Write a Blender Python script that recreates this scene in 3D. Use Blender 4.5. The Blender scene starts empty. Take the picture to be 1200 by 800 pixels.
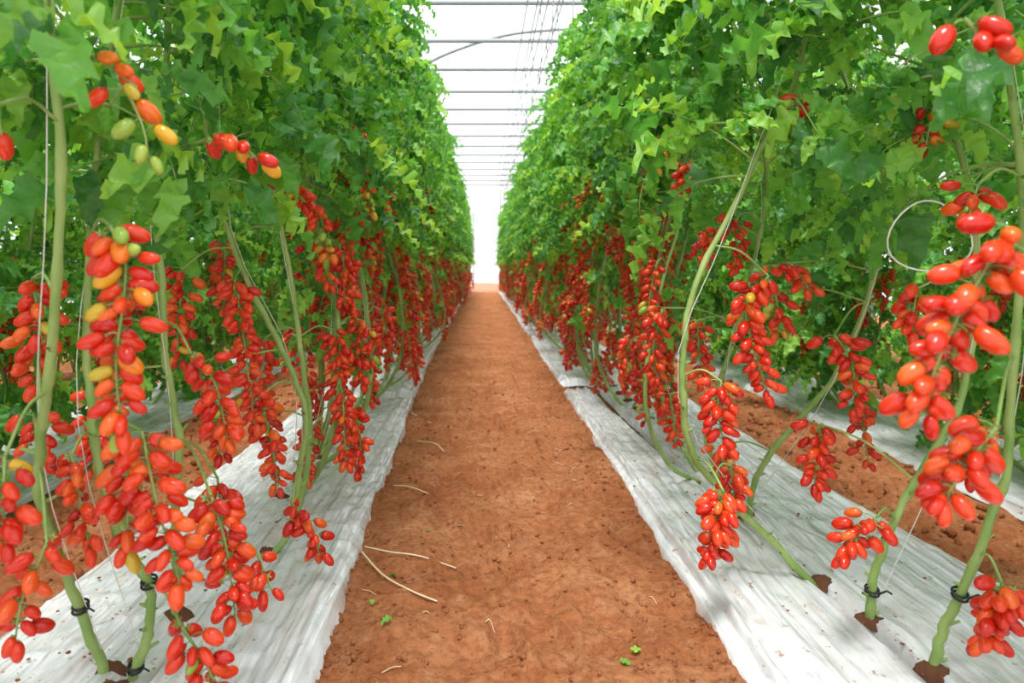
import bpy, math
import numpy as np
from mathutils import Vector
R=np.random.RandomState
scene=bpy.context.scene
# ------------------------------------------------------------------ helpers
def nrm(v):
    v=np.asarray(v,float); return v/(np.linalg.norm(v,axis=-1,keepdims=True)+1e-12)
class Acc:
    def __init__(s): s.V=[];s.Q=[];s.T=[];s.qm=[];s.tm=[];s.n=0
    def add(s,V,Q=None,T=None,m=0):
        V=np.asarray(V,float)
        s.V.append(V)
        if Q is not None and len(Q): 
            Q=np.asarray(Q,int); s.Q.append(Q+s.n); s.qm.append(np.full(len(Q),m))
        if T is not None and len(T):
            T=np.asarray(T,int); s.T.append(T+s.n); s.tm.append(np.full(len(T),m))
        s.n+=len(V)
    def inst(s,tpl,M,P,m):
        V,Q,T=tpl
        k=len(P)
        if k==0: return
        VV=np.einsum('kij,vj->kvi',M,V)+P[:,None,:]
        off=(np.arange(k)*len(V))[:,None,None]
        QQ=(Q[None]+off).reshape(-1,4) if len(Q) else None
        TT=(T[None]+off).reshape(-1,3) if len(T) else None
        s.add(VV.reshape(-1,3),QQ,TT,m)
    def mesh(s,name,mats,smooth=True):
        V=np.concatenate(s.V)
        Q=np.concatenate(s.Q) if s.Q else np.zeros((0,4),int)
        T=np.concatenate(s.T) if s.T else np.zeros((0,3),int)
        me=bpy.data.meshes.new(name)
        me.vertices.add(len(V)); me.vertices.foreach_set('co',V.astype(np.float32).ravel())
        loops=np.concatenate([Q.ravel(),T.ravel()]).astype(np.int32)
        me.loops.add(len(loops)); me.loops.foreach_set('vertex_index',loops)
        st=np.concatenate([np.arange(len(Q))*4,len(Q)*4+np.arange(len(T))*3]).astype(np.int32)
        me.polygons.add(len(st)); me.polygons.foreach_set('loop_start',st)
        mi=np.concatenate([np.concatenate(s.qm) if s.qm else np.zeros(0),np.concatenate(s.tm) if s.tm else np.zeros(0)]).astype(np.int32)
        for m in mats: me.materials.append(m)
        me.polygons.foreach_set('material_index',mi)
        me.polygons.foreach_set('use_smooth',np.full(len(st),smooth))
        me.update(calc_edges=True); me.validate()
        return me
def obj(name,me,loc=(0,0,0),rz=0,sc=1):
    o=bpy.data.objects.new(name,me); o.location=loc; o.rotation_euler=(0,0,rz)
    o.scale=(sc,sc,sc) if not isinstance(sc,tuple) else sc
    scene.collection.objects.link(o); return o
def spline(pts,k=6):
    P=np.asarray(pts,float)
    if len(P)<3:
        t=np.linspace(0,1,k+1)[:,None]; return P[0]*(1-t)+P[-1]*t
    E=np.vstack([2*P[0]-P[1],P,2*P[-1]-P[-2]]); out=[]
    for i in range(len(P)-1):
        p0,p1,p2,p3=E[i:i+4]
        for j in range(k):
            t=j/k
            out.append(.5*((2*p1)+(-p0+p2)*t+(2*p0-5*p1+4*p2-p3)*t*t+(-p0+3*p1-3*p2+p3)*t**3))
    out.append(P[-1]); return np.array(out)
def tube(acc,pts,rad,seg=6,m=0):
    P=np.asarray(pts,float); n=len(P)
    rad=np.broadcast_to(np.asarray(rad,float),(n,))
    T=nrm(np.gradient(P,axis=0))
    a=np.array([0,0,1.]) if abs(T[0][2])<.9 else np.array([1.,0,0])
    u=nrm(np.cross(T[0],a)); ang=np.linspace(0,2*math.pi,seg,endpoint=False)
    V=[]
    for i in range(n):
        u=nrm(u-T[i]*np.dot(u,T[i])); w=np.cross(T[i],u)
        V.append(P[i]+rad[i]*(np.cos(ang)[:,None]*u+np.sin(ang)[:,None]*w))
    V=np.concatenate(V); Q=[]
    for i in range(n-1):
        for j in range(seg):
            k=(j+1)%seg
            Q.append((i*seg+j,i*seg+k,(i+1)*seg+k,(i+1)*seg+j))
    acc.add(V,Q,None,m)
def vnoise(x,y,seed=0):
    x=np.asarray(x,float);y=np.asarray(y,float)
    xi=np.floor(x);yi=np.floor(y);fx=x-xi;fy=y-yi
    fx=fx*fx*(3-2*fx);fy=fy*fy*(3-2*fy)
    def h(a,b):
        v=np.sin(a*127.1+b*311.7+seed*74.7)*43758.5453
        return v-np.floor(v)
    return (h(xi,yi)*(1-fx)+h(xi+1,yi)*fx)*(1-fy)+(h(xi,yi+1)*(1-fx)+h(xi+1,yi+1)*fx)*fy
# ------------------------------------------------------------------ materials
def newmat(name):
    m=bpy.data.materials.new(name); m.use_nodes=True
    nt=m.node_tree; b=nt.nodes['Principled BSDF']; return m,nt,b
def ramp(nt,src,stops):
    r=nt.nodes.new('ShaderNodeValToRGB'); e=r.color_ramp.elements
    while len(e)<len(stops): e.new(.5)
    for i,(p,c) in enumerate(stops):
        e[i].position=p; e[i].color=(*c,1)
    nt.links.new(src,r.inputs[0]); return r.outputs[0]
def noise(nt,scale,detail=4,vec=None,rough=.5):
    n=nt.nodes.new('ShaderNodeTexNoise'); n.inputs['Scale'].default_value=scale
    n.inputs['Detail'].default_value=detail; n.inputs['Roughness'].default_value=rough
    if vec is not None: nt.links.new(vec,n.inputs['Vector'])
    return n.outputs['Fac']
def mapping(nt,scale):
    tc=nt.nodes.new('ShaderNodeTexCoord'); mp=nt.nodes.new('ShaderNodeMapping')
    mp.inputs['Scale'].default_value=scale; nt.links.new(tc.outputs['Object'],mp.inputs['Vector'])
    return mp.outputs['Vector']
def bump(nt,b,h,strength,dist):
    n=nt.nodes.new('ShaderNodeBump'); n.inputs['Strength'].default_value=strength
    n.inputs['Distance'].default_value=dist; nt.links.new(h,n.inputs['Height'])
    nt.links.new(n.outputs[0],b.inputs['Normal']); return n
def mixc(nt,fac,a,bc):
    n=nt.nodes.new('ShaderNodeMix'); n.data_type='RGBA'
    nt.links.new(fac,n.inputs[0])
    for v,i in((a,6),(bc,7)):
        if isinstance(v,tuple): n.inputs[i].default_value=(*v,1)
        else: nt.links.new(v,n.inputs[i])
    return n.outputs[2]
def fruit(name,stops):
    m,nt,b=newmat(name)
    g=nt.nodes.new('ShaderNodeNewGeometry')
    c=ramp(nt,g.outputs['Random Per Island'],stops)
    nt.links.new(c,b.inputs['Base Color'])
    b.inputs['Roughness'].default_value=.2
    b.inputs['Specular IOR Level'].default_value=.5
    return m
M_red=fruit('tomato_skin_red',[(0,(.52,.012,.005)),(.4,(.69,.030,.009)),(.8,(.76,.060,.012)),(1,(.80,.13,.016))])
M_org=fruit('tomato_skin_orange',[(0,(.78,.12,.01)),(1,(.8,.24,.015))])
M_yel=fruit('tomato_skin_yellow',[(0,(.72,.36,.02)),(1,(.5,.42,.04))])
M_grn=fruit('tomato_skin_green',[(0,(.20,.36,.04)),(1,(.38,.5,.08))])
M_stem,nt,b=newmat('tomato_stem')
nt.links.new(ramp(nt,noise(nt,14,3,mapping(nt,(1,1,.5))),[(.3,(.17,.31,.06)),(.7,(.38,.50,.17))]),b.inputs['Base Color'])
b.inputs['Roughness'].default_value=.55; bump(nt,b,noise(nt,160,2,mapping(nt,(1,1,.3))),.3,.002)
M_leaf=bpy.data.materials.new('tomato_leaf'); M_leaf.use_nodes=True; nt=M_leaf.node_tree
b=nt.nodes['Principled BSDF']; g=nt.nodes.new('ShaderNodeNewGeometry')
c1=ramp(nt,g.outputs['Random Per Island'],[(0,(.04,.20,.045)),(.3,(.075,.33,.05)),(.65,(.16,.49,.06)),(1,(.33,.66,.09))])
nz=noise(nt,60,3,mapping(nt,(1,1,1)))
c2=mixc(nt,ramp(nt,nz,[(.35,(0,0,0)),(.75,(.35,.35,.35))]),c1,(.28,.52,.15))
nt.links.new(c2,b.inputs['Base Color']); b.inputs['Roughness'].default_value=.36
b.inputs['Specular IOR Level'].default_value=.55
bump(nt,b,noise(nt,90,3,mapping(nt,(1,1,1))),.55,.005)
tr=nt.nodes.new('ShaderNodeBsdfTranslucent')
tc=nt.nodes.new('ShaderNodeMix'); tc.data_type='RGBA'; tc.blend_type='MULTIPLY'; tc.inputs[0].default_value=1
nt.links.new(c1,tc.inputs[6]); tc.inputs[7].default_value=(2.1,1.5,.9,1); nt.links.new(tc.outputs[2],tr.inputs[0])
mx=nt.nodes.new('ShaderNodeMixShader'); mx.inputs[0].default_value=.42
nt.links.new(b.outputs[0],mx.inputs[1]);nt.links.new(tr.outputs[0],mx.inputs[2]);nt.links.new(mx.outputs[0],nt.nodes['Material Output'].inputs[0])
M_str,nt,b=newmat('white_twine'); b.inputs['Base Color'].default_value=(.75,.75,.7,1)
M_clip,nt,b=newmat('black_clip'); b.inputs['Base Color'].default_value=(.02,.02,.02,1)
PM=[M_stem,M_leaf,M_red,M_org,M_yel,M_grn,M_str,M_clip]
M_soil,nt,b=newmat('red_soil')
v=mapping(nt,(1,1,1))
n1=noise(nt,2.6,6,v,.6); n2=noise(nt,45,6,v,.65); n4=noise(nt,11,5,v,.6)
ca=ramp(nt,n1,[(.32,(.40,.135,.052)),(.5,(.50,.188,.080)),(.68,(.62,.275,.13))])
cc=mixc(nt,ramp(nt,n4,[(.5,(0,0,0)),(.72,(.6,.6,.6))]),ca,(.67,.34,.18))
cb=mixc(nt,ramp(nt,n2,[(.35,(.65,.65,.65)),(.58,(0,0,0))]),cc,(.24,.075,.027))
nt.links.new(cb,b.inputs['Base Color']); b.inputs['Roughness'].default_value=.95
b.inputs['Specular IOR Level'].default_value=.1
n3=noise(nt,130,5,v,.7)
ad=nt.nodes.new('ShaderNodeMath');ad.operation='ADD';nt.links.new(n2,ad.inputs[0]);nt.links.new(n3,ad.inputs[1])
bump(nt,b,ad.outputs[0],.9,.016)
M_dark,nt,b=newmat('damp_soil'); b.inputs['Base Color'].default_value=(.13,.05,.022,1); b.inputs['Roughness'].default_value=.95
M_pl,nt,b=newmat('white_plastic_film')
v=mapping(nt,(18,.7,1)); vb=mapping(nt,(7,2.5,1)); v1=mapping(nt,(1,.6,1)); v2=mapping(nt,(9,.8,1))
dirt=ramp(nt,noise(nt,34,6,v1,.74),[(.60,(0,0,0)),(.67,(.85,.85,.85))])
dz=ramp(nt,noise(nt,2.4,6,v2,.65),[(.50,(0,0,0)),(.72,(.6,.6,.6))])
c=mixc(nt,dz,(.73,.745,.79),(.56,.46,.40)); c=mixc(nt,dirt,c,(.38,.19,.10))
nt.links.new(c,b.inputs['Base Color']); b.inputs['Roughness'].default_value=.2
b.inputs['Specular IOR Level'].default_value=.8
ad=nt.nodes.new('ShaderNodeMath');ad.operation='ADD';nt.links.new(noise(nt,1.6,2,v,.4),ad.inputs[0]);nt.links.new(noise(nt,2.5,2,vb,.4),ad.inputs[1])
bump(nt,b,ad.outputs[0],.8,.035)
M_film=bpy.data.materials.new('greenhouse_film'); M_film.use_nodes=True; nt=M_film.node_tree
nt.nodes.remove(nt.nodes['Principled BSDF'])
a=nt.nodes.new('ShaderNodeBsdfTransparent'); t=nt.nodes.new('ShaderNodeBsdfTranslucent'); t.inputs[0].default_value=(.93,.94,.96,1)
mx=nt.nodes.new('ShaderNodeMixShader'); mx.inputs[0].default_value=.22
nt.links.new(a.outputs[0],mx.inputs[1]);nt.links.new(t.outputs[0],mx.inputs[2]);nt.links.new(mx.outputs[0],nt.nodes['Material Output'].inputs[0])
M_metal,nt,b=newmat('galvanised_pipe'); b.inputs['Base Color'].default_value=(.33,.34,.38,1); b.inputs['Roughness'].default_value=.6
M_straw,nt,b=newmat('dried_stalk'); b.inputs['Base Color'].default_value=(.72,.58,.38,1); b.inputs['Roughness'].default_value=.8
# ------------------------------------------------------------------ templates
def tomato_tpl(seg,rings):
    V=[[0,0,0]];Q=[];T=[]
    for i in range(1,rings):
        t=i/rings; x=.5-.5*math.cos(math.pi*t)
        r=.30*(math.sin(math.pi*t))**.85*(1.04-.12*x)
        if x>.93: r*=.96
        for j in range(seg):
            a=2*math.pi*j/seg; V.append([x,r*math.cos(a),r*math.sin(a)])
    V.append([1.02,0,0]); e=len(V)-1
    for j in range(seg):
        k=(j+1)%seg
        T.append((0,1+k,1+j)); T.append((e,1+(rings-2)*seg+j,1+(rings-2)*seg+k))
        for i in range(rings-2):
            Q.append((1+i*seg+j,1+i*seg+k,1+(i+1)*seg+k,1+(i+1)*seg+j))
    return np.array(V,float),np.array(Q),np.array(T)
TOM_LO=tomato_tpl(9,7); TOM_HI=tomato_tpl(18,12)
def calyx_tpl():
    V=[];T=[]
    for j in range(5):
        a=2*math.pi*j/5; c,s=math.cos(a),math.sin(a); c2,s2=math.cos(a+.5),math.sin(a+.5);c0,s0=math.cos(a-.5),math.sin(a-.5)
        b=len(V); V+= [[-.03,0,0],[.01,.11*c0,.11*s0],[.01,.11*c2,.11*s2],[-.04,.27*c,.27*s]]
        T+=[(b,b+1,b+2),(b+1,b+3,b+2)]
    return np.array(V,float),np.zeros((0,4),int),np.array(T)
CAL=calyx_tpl()
def leaflet(L,W,rng,n=15):
    V=[];Q=[]
    s=np.linspace(0,1,n); dr=rng.uniform(.05,.6); fold=rng.uniform(.0,.4); tw=rng.uniform(-.4,.4)
    for i,t in enumerate(s):
        w=W*.5*math.sin(math.pi*min(1,t**.70))**.95 if 0<t<1 else W*.01
        tooth=(1.06,.88)[i%2] if 0<i<n-1 else 1
        if 2<=i<=4: tooth*=1.05
        w1=w*tooth*rng.uniform(.94,1.06); w2=w*tooth*rng.uniform(.94,1.06); z=-dr*t*t*L
        fx=(.045*L if i%2==0 else 0)
        wl=.018*L/.08*math.sin(i*1.3+rng.rand())*.8
        V.append([t*L,0,z]); V.append([t*L+fx,w1,z+fold*w+wl*.8+tw*w*t]); V.append([t*L+fx,-w2,z+fold*w-wl*.8-tw*w*t])
    for i in range(n-1):
        a=3*i;b2=3*(i+1)
        Q+=[(a,b2,b2+1,a+1),(a,a+2,b2+2,b2)]
    return np.array(V),np.array(Q)
def comp_leaf(seed):
    rng=R(seed); acc=Acc(); L=rng.uniform(.31,.43)
    n=10; ang=rng.uniform(.0,.4); p=np.zeros(3); P=[p.copy()]; tot=rng.uniform(.7,1.7)
    for i in range(n):
        a=ang-tot*(i/n)**1.2; p=p+np.array([math.cos(a),rng.uniform(-.06,.06),math.sin(a)])*L/n; P.append(p.copy())
    P=np.array(P); tan=nrm(np.gradient(P,axis=0))
    tube(acc,P,np.linspace(.0042,.0016,n+1),4,0)
    stem=(acc.V[0],acc.Q[0],np.zeros((0,3),int))
    lf=Acc()
    def put(i,side,sz):
        T=tan[i]; S=np.array([0,1.,0]); N=np.cross(T,S); 
        if N[2]<0:N=-N
        if side==0: d=T+rng.normal(0,.12,3)
        else:
            an=rng.uniform(.8,1.25); d=T*math.cos(an)+side*S*math.sin(an)+np.array([0,0,-rng.uniform(.0,.6)])+rng.normal(0,.1,3)
        d=nrm(d); nn=nrm(N+rng.normal(0,.3,3)); nn=nrm(nn-d*np.dot(nn,d)); y=np.cross(nn,d)
        V,Q=leaflet(sz,sz*rng.uniform(.42,.53),rng)
        Mx=np.stack([d,y,nn],1)
        off=P[i]+d*(.012 if side else 0)
        lf.add(V@Mx.T+off,Q,None,1)
    put(n,0,rng.uniform(.12,.155))
    for i,sz in((4,.10),(6,.125),(8,.125),(9,.085)):
        for sd in(-1,1):
            if rng.rand()<.93: put(i,sd,sz*rng.uniform(.8,1.2))
    for i in(5,7):
        for sd in(-1,1):
            if rng.rand()<.5: put(i,sd,rng.uniform(.03,.05))
    Vc=np.concatenate(lf.V);Qc=np.concatenate(lf.Q)
    return stem,(Vc,Qc,np.zeros((0,3),int))
LEAVES=[comp_leaf(100+i) for i in range(14)]
def add_leaf(acc,p,az,el,roll,sc,rng):
    ca,sa=math.cos(az),math.sin(az)
    d=np.array([ca*math.cos(el),sa*math.cos(el),math.sin(el)])
    y=nrm(np.cross([0,0,1.],d)); z=np.cross(d,y)
    y2=y*math.cos(roll)+z*math.sin(roll); z2=np.cross(d,y2)
    M=np.stack([d,y2,z2],1)[None]*sc; P=np.asarray(p,float)[None]
    st,lf=LEAVES[rng.randint(len(LEAVES))]
    acc.inst(st,M,P,0); acc.inst(lf,M,P,1)
def truss(acc,pts,n,rng,attach=None,hi=False,unripe=0.0,TL=.047,spread=1.0,az=None,vol=1.0):
    P=spline(pts,8)
    if attach is not None:
        a=np.asarray(attach,float); s=P[0]; mid=(a+s)/2+np.array([0,0,.025])
        tube(acc,spline([a,mid,s],5),.0032,5,0)
    tube(acc,P,np.linspace(.0032,.0016,len(P)),5,0)
    d=np.linalg.norm(np.diff(P,axis=0),axis=1); cum=np.concatenate([[0],np.cumsum(d)])
    if az is None: az=rng.uniform(0,math.pi)
    pos=[];dirs=[];Ls=[];mats=[]
    for i in range(n):
        t=(i+.5*rng.rand())/n; q=np.array([np.interp(t*cum[-1],cum,P[:,k]) for k in range(3)])
        k=min(len(P)-2,int(t*(len(P)-1))); tg=nrm(P[k+1]-P[k])
        side=1 if i%2 else -1
        a=az+rng.normal(0,.8)*spread+(math.pi if side<0 else 0)
        o=np.array([math.cos(a),math.sin(a),0]); o=nrm(o-tg*np.dot(o,tg)*.6)
        dd=nrm(o+tg*rng.uniform(-.05,.35)+np.array([0,0,-rng.uniform(.15,.95)]))
        if i>=n-2: dd=nrm(tg+o*.4)
        L=TL*rng.uniform(.78,1.12)*(1-.15*t)
        ped=q+o*(rng.uniform(.004,.014)+(.022*vol if i%3==0 else 0))*(1-.5*t)+np.array([0,0,rng.uniform(-.004,.006)])
        pos.append(ped);dirs.append(dd);Ls.append(L)
        u=rng.rand(); un=unripe*(.35+1.1*t)
        mats.append(2 if u>un else (3 if u>un*.62 else (4 if u>un*.33 else 5)))
        tube(acc,np.array([q,(q+ped)/2+[0,0,.003],ped]),.0014,3,0)
    pos=np.array(pos);dirs=np.array(dirs);Ls=np.array(Ls);mats=np.array(mats)
    y=nrm(np.cross(dirs,rng.normal(0,1,(n,3)))); z=np.cross(dirs,y)
    fat=rng.uniform(.93,1.12,n)[:,None,None]
    M=np.stack([dirs,y,z],2)
    M[:,:,1:]*=fat; M=M*Ls[:,None,None]
    for mi in(2,3,4,5):
        k=mats==mi
        acc.inst(TOM_HI if hi else TOM_LO,M[k],pos[k],mi)
    acc.inst(CAL,M,pos,0)
def stem_geo(acc,pts,rng,r0=.0105,seg=8,clip=None):
    S=spline(pts,10); S[3:-1,:2]+=np.cumsum(rng.normal(0,.002,(len(S)-4,2)),0)*np.minimum(1,np.linspace(1.5,0,len(S)-4))[:,None]
    h=np.linspace(0,1,len(S))
    rad=r0*(1-.45*h)*(1+.16*(np.sin(np.arange(len(S))*1.15)>.75)+.10*rng.rand(len(S)))
    tube(acc,S,rad,seg,0)
    for k in range(5,int(len(S)*.55),4):
        a=rng.uniform(0,6.28); o=np.array([math.cos(a),math.sin(a),.5])
        tube(acc,np.array([S[k],S[k]+o*rad[k]*1.5,S[k]+o*rad[k]*rng.uniform(1.8,3.2)]),[rad[k]*.5,rad[k]*.4,rad[k]*.3],5,0)
    return S
def leaves_on(acc,S,z0,z1,n,rng,sc=1.0,bias=None):
    for i in range(n):
        h=z0+(z1-z0)*(i+rng.rand())/n
        k=np.argmin(abs(S[:,2]-h)); p=S[k].copy(); p[2]=h
        if bias is not None and rng.rand()<.42: az=bias+rng.normal(0,.7)
        else: az=rng.uniform(0,2*math.pi)
        add_leaf(acc,p,az,rng.uniform(-.35,.6),rng.normal(0,.4),sc*rng.uniform(.72,1.15),rng)
def string(acc,S,top,rng):
    P=[S[6]+[.012,0,0]]
    for h in(.6,1.1,1.7,2.4):
        k=np.argmin(abs(S[:,2]-h)); P.append(S[k]+rng.normal(0,.012,3))
    P.append(np.array([S[-1][0],S[-1][1],top])); tube(acc,spline(P,4),.0013,4,6)
# ------------------------------------------------------------------ generic plants (+X faces the path)
def gen_plant(seed,nt_=11,zleaf=1.28,nleaf=40,trzone=(.34,1.68),name='tomato_plant'):
    rng=R(seed); acc=Acc()
    lx=rng.uniform(-.05,.36); ly=rng.uniform(-.5,.5)
    pts=[(0,0,-.02),(lx*.6,ly*.6,.14),(lx,ly*.9,.4),(lx*.95,ly*.5,.8),(lx*.6,ly*.1,1.15),(rng.uniform(-.05,.10),0,1.6),(0,rng.uniform(-.06,.06),2.3),(0,0,2.95)]
    S=stem_geo(acc,pts,rng,.0115)
    if rng.rand()<.7:
        lx2=rng.uniform(-.15,.3); ly2=-ly
        S2=stem_geo(acc,[(0,0,-.02),(lx2*.7,ly2*.5,.14),(lx2,ly2*.7,.45),(lx2*.7,ly2*.4,.9),(.03,.05,1.4),(.05,.08,2.0)],rng,.0095)
    else: S2=S
    string(acc,S,3.25,rng)
    for i in range(nt_):
        h=trzone[0]+(trzone[1]-trzone[0])*(i+.6*rng.rand())/nt_
        SS=S2 if (i%3==2 and h<1.3) else S
        k=np.argmin(abs(SS[:,2]-h)); p=SS[k]
        a=rng.normal(0,.9) if (rng.rand()<.68 or h>1.3) else rng.uniform(0,6.28)
        o=np.array([math.cos(a),math.sin(a),0]); ln=min(rng.uniform(.14,.30),h-.1)
        if h>1.4: ln*=.6
        p1=p+o*(rng.uniform(.04,.12)+(.12 if h>1.3 else 0))+[0,0,.02]; p2=p1+o*.035-[0,0,ln*.35]; p3=p2+o*rng.uniform(-.03,.04)-[0,0,ln*.65]
        truss(acc,[p1,p2,p3],int(8+ln*72),rng,attach=p,TL=.048,vol=.7,unripe=.06 if h<1.1 else (.3 if h<1.35 else .9),az=a+math.pi/2+rng.normal(0,.4))
    leaves_on(acc,S,zleaf,2.98,nleaf,rng,1.04,bias=0.)
    for j in range(6):
        k=np.argmin(abs(S[:,2]-rng.uniform(.6,1.3))); add_leaf(acc,S[k],rng.uniform(1.3,4.9),rng.uniform(-.2,.2),0,.7,rng)
    return acc.mesh(name,PM)
VAR=[gen_plant(10+i) for i in range(10)]
BACK=[gen_plant(40+i,nt_=3,zleaf=.22,nleaf=60,trzone=(.4,1.2)) for i in range(4)]
rng=R(5)
LX,RX=-.82,1.03
def rowplants(X,y0,y1,step,face,vars_):
    y=y0
    while y<y1:
        obj('tomato_plant',vars_[rng.randint(len(vars_))],(X+rng.normal(0,.03),y,0),face+rng.normal(0,.25),rng.uniform(.95,1.05))
        y+=step*rng.uniform(.85,1.15)
rowplants(LX,2.95,29,.31,0,VAR)
rowplants(RX,3.25,29,.31,math.pi,VAR)
for X,f in((-2.25,0),(-3.7,0),(2.48,math.pi),(3.95,math.pi)):
    rowplants(X,.6,24 if abs(X)<3 else 16,.42,f,BACK)
obj('tomato_plant',VAR[1],(LX-.16,.75,0),-.3); obj('tomato_plant',VAR[2],(RX+.14,1.1,0),math.pi+.3)
# ------------------------------------------------------------------ foreground plants, measured in metres
def hero(stem,trs,seed,z0=1.08,nleaf=42,bias=0.,clips=(),r0=.0112,loop=False,sc=1.1):
    rng=R(seed); acc=Acc(); base=np.array([stem[0][0],stem[0][1],0.])
    S=stem_geo(acc,np.array(stem)-base,rng,r0,12)
    string(acc,S,3.25,rng)
    for pts,n,un,spr in trs:
        P=np.array(pts,float)-base
        k=np.argmin(np.linalg.norm(S-(P[0]+[0,0,.02]),axis=1))
        truss(acc,P,int(n*1.35),rng,attach=S[k],hi=True,unripe=un,spread=spr,az=rng.normal(0,.35))
    leaves_on(acc,S,z0,2.95,nleaf,rng,sc,bias)
    for h in clips:
        k=np.argmin(abs(S[:,2]-h)); c=S[k]; a=np.linspace(0,2*math.pi,13)
        for dz in(0,.009): tube(acc,np.stack([c[0]+.016*np.cos(a),c[1]+.016*np.sin(a),c[2]+dz+.006*np.sin(a)],1),.0032,5,7)
        tube(acc,np.array([c+[.014,-.01,0],c+[.028,-.02,.012],c+[.041,-.02,.004]]),.003,4,7)
    if loop:
        a=np.linspace(0,2*math.pi*1.15,30); c=np.array(loop)-base
        tube(acc,np.stack([c[0]+.10*np.cos(a),c[1]+.02*np.sin(a*2),c[2]+.085*np.sin(a)],1),.0022,5,6)
    obj('tomato_plant',acc.mesh('tomato_plant',PM),tuple(base))
D=.7;W_=1.3
hero([(-.86,1.68,-.02),(-.88,1.6,.18),(-.92,1.5,.447),(-.885,1.42,.6),(-.818,1.35,.767),(-.76,1.3,1.126),(-.79,1.32,1.4),(-.83,1.4,1.8),(-.82,1.5,3)],[
 ([(-.79,1.2,.64),(-.78,1.18,.50)],12,.08,D),([(-.81,1.35,.44),(-.85,1.34,.34),(-.87,1.35,.25)],14,.05,1),
 ([(-.98,1.6,.80),(-.97,1.58,.68)],9,.05,1),([(-.99,1.6,.63),(-.95,1.58,.52)],9,.05,1),
 ([(-.93,1.5,.93),(-.91,1.5,.80)],12,.05,1),
 ([(-.72,1.2,1.33),(-.64,1.18,1.30),(-.57,1.2,1.25)],8,.35,W_),([(-.77,1.15,1.21),(-.76,1.15,1.15)],2,0,1)],201,z0=1.18,nleaf=36,clips=(.2,))
hero([(-.815,1.67,-.02),(-.76,1.64,.1),(-.734,1.62,.235),(-.80,1.6,.38),(-.85,1.6,.583),(-.88,1.62,.8),(-.86,1.65,1.3),(-.8,1.7,2),(-.8,1.7,3)],[
 ([(-.60,1.17,1.02),(-.565,1.15,.95),(-.58,1.15,.8),(-.57,1.15,.69)],34,.30,1.),
 ([(-.61,1.3,.66),(-.58,1.3,.52),(-.54,1.3,.38)],28,.06,.9),
 ([(-.66,1.35,.60),(-.66,1.35,.42)],14,.12,.9),
 ([(-.86,1.52,.56),(-.84,1.52,.45),(-.82,1.52,.36)],14,0,1),
 ([(-.59,1.2,1.25),(-.56,1.2,1.18),(-.55,1.2,1.11)],5,1.4,1.2),
 ([(-.58,1.4,.26),(-.54,1.4,.2),(-.51,1.4,.14)],14,.08,1)],202,z0=1.22,nleaf=38,clips=(.245,.04))
hero([(-.82,1.95,-.02),(-.825,1.92,.15),(-.816,1.9,.358),(-.805,1.9,.536),(-.827,1.9,.715),(-.838,1.9,.916),(-.86,1.9,1.185),(-.84,1.95,1.7),(-.82,1.95,3)],[
 ([(-.64,1.6,.76),(-.59,1.6,.70),(-.56,1.6,.57)],18,.03,.8),([(-.56,1.5,.48),(-.53,1.5,.38),(-.51,1.5,.23)],26,.05,.9),
 ([(-.53,1.4,1.2),(-.47,1.4,1.19),(-.42,1.4,1.15)],7,.2,1),([(-.50,1.6,.33),(-.46,1.6,.23)],6,.0,1),
 ([(-.62,1.7,.46),(-.60,1.7,.28)],16,.0,1),([(-1.0,1.9,.62),(-1.02,1.9,.42)],16,.1,1),
 ([(-.9,1.8,.9),(-.92,1.8,.7)],14,.1,1)],203,z0=1.1)
hero([(-.71,2.375,-.02),(-.62,2.36,.12),(-.594,2.35,.3),(-.594,2.35,.494),(-.677,2.35,.715),(-.815,2.35,1.02),(-.9,2.35,1.4),(-.85,2.35,2),(-.82,2.4,3)],[
 ([(-.75,2.2,.92),(-.72,2.2,.72),(-.69,2.2,.47)],38,.03,1),([(-.69,2.25,.55),(-.65,2.25,.4),(-.63,2.25,.26)],24,0,1),
 ([(-.55,2.1,.27),(-.50,2.1,.2),(-.47,2.1,.12)],17,.0,1),([(-.61,2.2,1.23),(-.57,2.2,1.19),(-.53,2.2,1.14)],12,.25,1),
 ([(-.95,2.3,.95),(-.97,2.3,.65)],26,.05,1),([(-.85,2.3,.6),(-.83,2.3,.35)],22,.05,1)],204,z0=1.12)
hero([(-.72,2.65,-.02),(-.645,2.6,.155),(-.615,2.58,.395),(-.63,2.55,.635),(-.67,2.55,.9),(-.72,2.55,1.2),(-.8,2.6,1.7),(-.82,2.6,3)],[
 ([(-.60,2.6,1.19),(-.57,2.6,1.1),(-.55,2.6,.98)],13,.9,1),([(-.66,2.75,1.05),(-.60,2.75,.97),(-.58,2.75,.88)],14,.05,1),
 ([(-.56,2.75,.72),(-.54,2.75,.5)],22,.02,1),([(-.78,2.6,.7),(-.8,2.6,.45)],22,.02,1),([(-.80,2.7,.4),(-.77,2.7,.2)],16,.02,1),
 ([(-.92,2.6,1.05),(-.93,2.6,.8)],20,.05,1)],205,z0=1.2)
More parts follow.
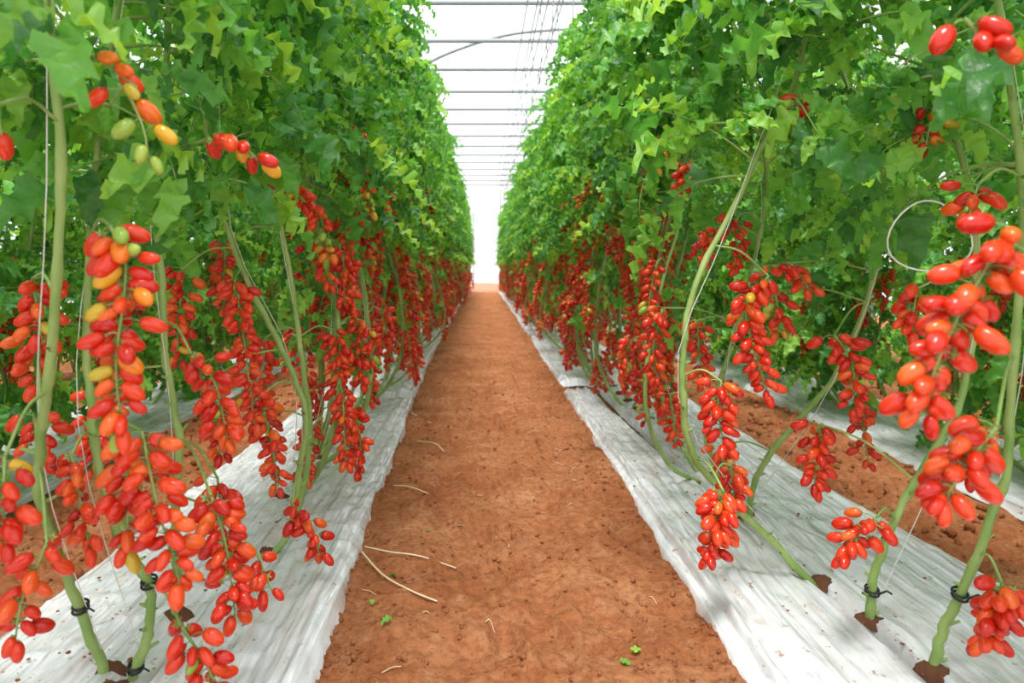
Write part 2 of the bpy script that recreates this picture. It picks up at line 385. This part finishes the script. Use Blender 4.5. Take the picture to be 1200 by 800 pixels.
# right
hero([(1.04,1.68,-.02),(1.06,1.67,.1),(1.097,1.65,.203),(1.167,1.6,.489),(1.155,1.56,.795),(1.17,1.56,1.15),(1.12,1.6,1.7),(1.05,1.7,3)],[
 ([(.75,1.02,1.0),(.69,1.0,.945),(.635,1.0,.84),(.60,1.0,.74)],30,.0,.75),
 ([(.78,1.1,.71),(.72,1.08,.66),(.67,1.06,.60)],18,0,.9),
 ([(.73,1.1,1.33),(.76,1.1,1.30),(.80,1.1,1.27)],5,0,1.2),
 ([(1.11,1.55,.28),(1.09,1.54,.22),(1.07,1.55,.15)],24,0,1.3),
 ([(1.06,1.55,1.13),(1.04,1.55,1.06)],8,.1,1)],211,z0=1.15,nleaf=38,bias=math.pi,clips=(.2,),loop=(1.08,1.75,1.03))
hero([(1.02,1.92,-.02),(1.03,1.91,.1),(1.06,1.9,.223),(1.118,1.88,.38),(1.21,1.85,.59),(1.27,1.88,.85),(1.26,1.9,1.2),(1.12,1.95,1.8),(1.05,1.95,3)],[
 ([(.95,1.75,.35),(.90,1.74,.31),(.87,1.75,.25)],16,0,1),([(1.11,1.85,.9),(1.09,1.85,.78)],14,.02,1),
 ([(1.17,1.7,.55),(1.13,1.7,.46)],6,0,1),([(.98,2.1,.5),(.97,2.1,.4),(.96,2.1,.31)],18,0,1),
 ([(1.12,1.8,1.35),(1.10,1.8,1.25)],8,.2,1)],212,z0=1.12,nleaf=38,bias=math.pi,clips=(.1,))
hero([(1.01,2.15,-.02),(.88,2.13,.12),(.704,2.1,.295),(.60,2.06,.44),(.572,2.05,.6),(.58,2.05,.76),(.627,2.05,.938),(.784,2.08,1.25),(.95,2.1,1.7),(1.0,2.15,3)],[
 ([(.64,1.92,.36),(.62,1.9,.29),(.595,1.9,.19)],40,0,1.6),([(.66,2,.64),(.65,2,.56),(.67,2,.45)],22,0,1),
 ([(.79,2,.93),(.73,2,.86),(.74,2,.76),(.79,2,.6)],36,.02,.8),([(.88,2,1.43),(.85,2,1.36)],9,.3,1),
 ([(.72,2.1,.38),(.73,2.1,.28)],14,0,1)],213,z0=1.2,nleaf=38,bias=math.pi)
hero([(1.01,2.74,-.02),(.99,2.66,.15),(1.03,2.6,.3),(1.12,2.55,.43),(1.235,2.5,.597),(1.30,2.4,.908),(1.33,2.4,1.27),(1.15,2.5,1.9),(1.05,2.6,3)],[
 ([(1.02,2.1,.76),(1.07,2.1,.68),(1.09,2.12,.54)],20,0,1),([(.93,2.3,.88),(.95,2.3,.74)],10,.3,1),
 ([(.82,2.5,.34),(.84,2.5,.22)],14,0,1),([(1.25,2.4,.5),(1.28,2.4,.3)],14,0,1),([(.88,2.2,.96),(.94,2.2,.95),(1,2.2,.88)],12,.1,1)],214,z0=1.1,bias=math.pi)
hero([(1.02,2.95,-.02),(.93,2.92,.18),(.904,2.9,.319),(.972,2.9,.558),(1.058,2.9,.865),(1.14,2.9,1.34),(1.05,2.95,2),(1.03,3,3)],[
 ([(.84,2.6,1.1),(.79,2.6,1.04),(.80,2.6,.97)],14,.1,1),([(.70,2.8,.8),(.66,2.8,.65),(.68,2.8,.5)],24,.02,1),
 ([(.83,2.8,.75),(.85,2.8,.5)],22,.02,1),([(.8,2.8,1.36),(.78,2.8,1.25)],12,.15,1),([(.75,2.9,.45),(.78,2.9,.25)],16,0,1),
 ([(.95,2.7,1.15),(.94,2.7,.95)],16,.1,1)],215,z0=1.2,bias=math.pi)
# ------------------------------------------------------------------ ground + mulch
def lin(a,b,s): return list(np.arange(a,b,s))
LI=lambda y:np.interp(y,[0,1.7,2.8,5.2,9,15,30],[-.38,-.385,-.42,-.48,-.54,-.56,-.56])
RI=lambda y:np.interp(y,[0,1.7,5.6,13,30],[.59,.595,.622,.66,.67])
LO=lambda y:np.full_like(np.asarray(y,float),-1.24)
RO=lambda y:np.interp(y,[0,1.7,3.4,30],[1.62,1.59,1.48,1.48])
RM=lambda y:np.interp(y,[0,1.7,2.2,3.4,5,30],[1.03,1.02,.97,.93,.88,.86])
def edgewob(y,s): return .014*(vnoise(y*1.3,y*0+s,3)-.5)*2+.002*(vnoise(y*7,y*0+s,4)-.5)*2
rg=R(9); FP=[(rg.uniform(-.32,.5),1.5+6*rg.rand(),rg.normal(0,.35),rg.uniform(.7,1.1)) for _ in range(46)]
def gz(X,Y):
    L=LI(Y)+edgewob(Y,1); Rr=RI(Y)+edgewob(Y,2)
    z=.034*(vnoise(X*5,Y*4,1)-.5)+.034*(vnoise(X*12,Y*9,2)-.5)+.018*(vnoise(X*32,Y*26,5)-.5)+.006*(vnoise(X*90,Y*90,6)-.5)
    for fx,fy,fa,fs in FP:
        dx=(X-fx)*math.cos(fa)-(Y-fy)*math.sin(fa); dy=(X-fx)*math.sin(fa)+(Y-fy)*math.cos(fa)
        r=np.sqrt((dx/(.05*fs))**2+(dy/(.13*fs))**2)
        z=z-.019*np.clip(1.15-r,0,.5)*2+.012*np.exp(-((r-1.25)/.18)**2)
    def under(a,b): return np.clip((X-a)/.05,0,1)*np.clip((b-X)/.05,0,1)
    u=under(-1.24,L-.005)+under(Rr+.005,RO(Y))+under(-2.7,-1.85)+under(2.05,2.9)
    side=np.clip((np.abs(X-.1)-1.2)/.1,0,1)
    z=z*(1+side*.6)
    return z*(1-.85*u)-.026*u
xs=np.array(lin(-8,-3,.5)+lin(-3,-1.9,.05)+lin(-1.9,-1.2,.02)+lin(-1.2,-.65,.05)+lin(-.65,.75,.011)+lin(.75,1.4,.05)+lin(1.4,2.1,.02)+lin(2.1,3,.05)+lin(3,8.5,.5))
ys=[-3,-2,-1,0,.6,1.0]
y=1.2
while y<34: ys.append(y); y+=max(.009,.0075*y)
ys=np.array(ys+[36,40,50])
def grid(acc,X,Y,Z,m=0):
    ny,nx=X.shape; idx=np.arange(ny*nx).reshape(ny,nx)
    Q=np.stack([idx[:-1,:-1],idx[:-1,1:],idx[1:,1:],idx[1:,:-1]],-1).reshape(-1,4)
    acc.add(np.stack([X,Y,Z],-1).reshape(-1,3),Q,None,m)
X,Y=np.meshgrid(xs,ys); acc=Acc(); grid(acc,X,Y,gz(X,Y)); obj('dirt_ground',acc.mesh('dirt_ground',[M_soil]))
def mulch(inner,outer,y0,y1,n,seed,g=.009,lift=0,ek=(1,1)):
    yy=[y0]
    while yy[-1]<y1: yy.append(yy[-1]+max(.012,g*abs(yy[-1])))
    yy=np.array(yy); u=np.linspace(0,1,n)
    a=inner(yy)+edgewob(yy,1 if seed%2 else 2); b_=outer(yy)+edgewob(yy,7+seed)
    X=a[:,None]*(1-u)+b_[:,None]*u; Y=np.repeat(yy[:,None],n,1)
    XX=X+.05*(vnoise(X*2,Y*.8,9)-.5)
    r1=1-np.abs(vnoise(XX*13,Y*.55,seed)-.5)*2; r2=1-np.abs(vnoise(XX*31,Y*1.3,seed+1)-.5)*2
    w=.028*r1**4+.008*r2**2+.014*vnoise(X*3,Y*1.5,seed+2)+.010*(1-np.abs(vnoise(X*4+Y*3,Y*6-X*2,seed+5)-.5)*2)**6
    e1=np.abs(X-a[:,None]); e2=np.abs(X-b_[:,None]); ey=np.minimum(Y-yy[0],yy[-1]-Y)
    e=np.minimum(np.minimum(np.where(ek[0],e1,9),np.where(ek[1],e2,9)),ey)
    Z=.004+lift+w*np.clip(.4+e/.08,0,1)-.03*np.clip(1-e/.016,0,1)
    acc=Acc(); grid(acc,X,Y,Z); obj('plastic_mulch_film',acc.mesh('plastic_mulch_film',[M_pl]))
mulch(LI,LO,-.5,5.25,105,1); mulch(lambda y:LI(y)-.01,LO,5.4,29.5,50,3,.012)
mulch(RI,lambda y:RM(y)-.005,-.5,5.62,66,2); mulch(lambda y:RM(y)+.015,RO,-.5,5.9,76,12,.009,.004)
mulch(lambda y:RI(y)+.0,RO,5.96,29.5,50,4,.012)
mulch(lambda y:np.full_like(y,-1.87),lambda y:np.full_like(y,-2.68),-.5,24,40,5,.02)
mulch(lambda y:np.full_like(y,2.08),lambda y:np.full_like(y,2.88),-.5,24,40,6,.02)
rng=R(77)
CL=tomato_tpl(6,4); CLV=(CL[0]-[.5,0,0])*[1,1.7,1.4]; CLV+=rng.normal(0,.06,CLV.shape); CL=(CLV,CL[1],CL[2])
def rotm(k,rng):
    q=nrm(rng.normal(0,1,(k,4))); w,x,y,z=q.T
    return np.stack([np.stack([1-2*(y*y+z*z),2*(x*y-z*w),2*(x*z+y*w)],-1),np.stack([2*(x*y+z*w),1-2*(x*x+z*z),2*(y*z-x*w)],-1),np.stack([2*(x*z-y*w),2*(y*z+x*w),1-2*(x*x+y*y)],-1)],1)
acc=Acc(); k=4800
Yc=1.4+8*rng.rand(k)**1.6; t=rng.beta(.5,.5,k); Xc=LI(Yc)+t*(RI(Yc)-LI(Yc)); s=.003+.016*rng.rand(k)**4
P=np.stack([Xc,Yc,gz(Xc,Yc)+s*.2],1); acc.inst(CL,rotm(k,rng)*s[:,None,None],P,0)
k=1600; Yc=1.4+5*rng.rand(k); Xc=np.where(rng.rand(k)<.5,rng.uniform(-1.86,-1.24,k),rng.uniform(1.5,2.06,k)); s=.008+.035*rng.rand(k)**3
P=np.stack([Xc,Yc,gz(Xc,Yc)+s*.2],1); acc.inst(CL,rotm(k,rng)*s[:,None,None],P,0)
obj('soil_clods',acc.mesh('soil_clods',[M_soil]))
acc=Acc(); k=1700
Yc=1.5+5*rng.rand(k)**1.3; sd=rng.rand(k)<.5; Xc=np.where(sd,LX,RX)+rng.normal(0,.19,k); s=.003+.010*rng.rand(k)**3
P=np.stack([Xc,Yc,np.full(k,.028)],1); Mm=rotm(k,rng)*s[:,None,None]; Mm[:,2,:]*=.5; acc.inst(CL,Mm,P,0)
obj('soil_crumbs',acc.mesh('soil_crumbs',[M_soil]))
acc=Acc()
holes=[(-.86,1.68),(-.815,1.6),(-.82,1.95),(-.71,2.375),(-.72,2.65),(1.04,1.68),(1.02,1.92),(1.01,2.15),(1.01,2.74),(1.02,2.95)]+[(LX,2.95+.31*i) for i in range(12)]+[(RX,3.25+.31*i) for i in range(12)]
for hx,hy in holes:
    a=np.linspace(0,2*math.pi,18,endpoint=False); V=[[hx,hy,.034]]
    for rr,zz in((.014,.036),(.024,.030),(.034,.008)):
        for aa in a:
            q=rr*rng.uniform(.7,1.35); V.append([hx+q*math.cos(aa)*1.2,hy+q*math.sin(aa),zz+rng.uniform(-.004,.004)])
    T=[(0,1+j,1+(j+1)%18) for j in range(18)]; Q=[(1+r*18+j,1+(r+1)*18+j,1+(r+1)*18+(j+1)%18,1+r*18+(j+1)%18) for r in range(2) for j in range(18)]
    acc.add(V,Q,T,0)
obj('planting_hole_soil',acc.mesh('planting_hole_soil',[M_dark]))
acc=Acc()
def g1(x,y): return float(gz(np.array([x]),np.array([y]))[0])
def stalk(pts,r=.003):
    P=spline([(x,y,g1(x,y)+.006+z) for x,y,z in pts],6); tube(acc,P,r,5,0)
stalk([(-.39,2.42,.02),(-.30,2.36,.012),(-.2,2.33,.0),(-.085,2.36,0)]); stalk([(-.39,2.36,.02),(-.30,2.2,.01),(-.2,2.08,0),(-.125,2.02,0)])
stalk([(-.38,3.1,.02),(-.3,3.05,.01),(-.22,3.0,0)],.0025); stalk([(-.36,4.0,.01),(-.25,3.85,.01),(-.2,3.8,0)]); stalk([(-.45,4.6,.01),(-.33,4.55,.01),(-.3,4.5,0)])
for i in range(46):
    x=rng.uniform(-.4,.6); yy=rng.uniform(1.7,8); a=rng.uniform(0,6.28); l=rng.uniform(.02,.07)
    stalk([(x,yy,-.002),(x+l*.5*math.cos(a),yy+l*.5*math.sin(a)+.01,.0),(x+l*math.cos(a),yy+l*math.sin(a),-.002)],.0011)
for i in range(60):
    x=(LX if i%2 else RX)+rng.normal(0,.18); yy=rng.uniform(1.6,5); a=rng.uniform(0,6.28); l=rng.uniform(.02,.07)
    P=np.array([(x,yy,.03),(x+l*.5*math.cos(a)+.005,yy+l*.5*math.sin(a),.034),(x+l*math.cos(a),yy+l*math.sin(a),.03)]); tube(acc,P,.0016,4,0)
obj('dried_stalks',acc.mesh('dried_stalks',[M_straw]))
acc=Acc()
for x,yy,s in((-.235,1.88,.035),(.37,1.77,.04),(-.27,2.22,.03),(-.31,2.05,.025),(.33,1.74,.03),(-.2,2.6,.02),(.4,3.2,.025)):
    V,Q=leaflet(s,s*.6,rng); a=rng.uniform(0,6.28); Mx=np.array([[math.cos(a),-math.sin(a),0],[math.sin(a),math.cos(a),0],[0,0,.5]])
    acc.add(V@Mx.T+[x,yy,g1(x,yy)+.012],Q,None,0)
obj('fallen_leaves',acc.mesh('fallen_leaves',[M_leaf]))
# ------------------------------------------------------------------ greenhouse
acc=Acc(); H=4.25
for i in range(-1,20): tube(acc,np.array([(-8,1.5*i,H),(0,1.5*i,H),(8,1.5*i,H)]),.034,8)
for x in(-7.9,-2.95,3.2,7.9):
    for yy in range(0,31,3): tube(acc,np.array([(x,yy,-.05),(x,yy,2),(x,yy,H)]),.035,8)
for x in(.55,.72,.80,.93,-.8): tube(acc,np.array([(x,-1,H-.05),(x,15,H-.07),(x,30,H-.05)]),.010,5)
for x in(.62,.9): tube(acc,np.array([(x,-1,H-.3),(x,15,H-.33),(x,30,H-.3)]),.009,5)
for x in(LX,RX,-2.25,2.48,-3.7,3.95): tube(acc,np.array([(x,-1,3.25),(x,15,3.22),(x,30,3.25)]),.004,5)
tube(acc,spline([(-1.2,11,3.75),(-.8,11,4.08),(-.3,11,4.3),(.3,11,4.48),(.9,11,4.56),(1.6,11,4.56),(3.2,11,4.25)],6),.028,6)
for yy in np.arange(7.5,28,1.5):
    for x in(.72,.93): tube(acc,np.array([(x,yy,H),(x+.02,yy,3.9),(x,yy,3.25)]),.008,4)
for x in(-2,-.35,.75,2.4): tube(acc,np.array([(x,30,-.05),(x,30,2),(x,30,H)]),.03,6)
for z in(1.15,2.2,3.2): tube(acc,np.array([(-8,30,z),(0,30,z),(8,30,z)]),.02,6)
obj('greenhouse_frame',acc.mesh('greenhouse_frame',[M_metal]))
def plane(name,vs):
    acc=Acc(); acc.add(vs,[(0,1,2,3)]); obj(name,acc.mesh(name,[M_film],False))
plane('ceiling',[(-8,-2,H+.34),(8,-2,H+.34),(8,30.1,H+.34),(-8,30.1,H+.34)])
plane('wall_end',[(-8,30.1,-.03),(8,30.1,-.03),(8,30.1,H+.34),(-8,30.1,H+.34)])
plane('wall_left',[(-8,-2,-.03),(-8,30.1,-.03),(-8,30.1,H+.34),(-8,-2,H+.34)])
plane('wall_right',[(8,-2,-.03),(8,30.1,-.03),(8,30.1,H+.34),(8,-2,H+.34)])
# ------------------------------------------------------------------ light, camera
w=bpy.data.worlds.new('World'); scene.world=w; w.use_nodes=True
bg=w.node_tree.nodes['Background']; bg.inputs[0].default_value=(.95,.97,1,1); bg.inputs[1].default_value=1.75
sd=bpy.data.lights.new('sun','SUN'); sd.energy=5.5; sd.angle=math.radians(18); sd.color=(1,.97,.91)
so=bpy.data.objects.new('sun',sd); scene.collection.objects.link(so)
so.rotation_euler=Vector((.08,.30,-1)).to_track_quat('-Z','Y').to_euler()
cd=bpy.data.cameras.new('camera'); cam=bpy.data.objects.new('camera',cd); scene.collection.objects.link(cam)
cam.location=(0,0,.95); cam.rotation_euler=(math.pi/2,0,0)
cd.sensor_width=36; cd.lens=25.5; cd.shift_x=35/1200; cd.shift_y=-85/1200; cd.clip_start=.02
cd.dof.use_dof=True; cd.dof.focus_distance=2.2; cd.dof.aperture_fstop=3.5
scene.camera=cam
scene.view_settings.view_transform='Standard'
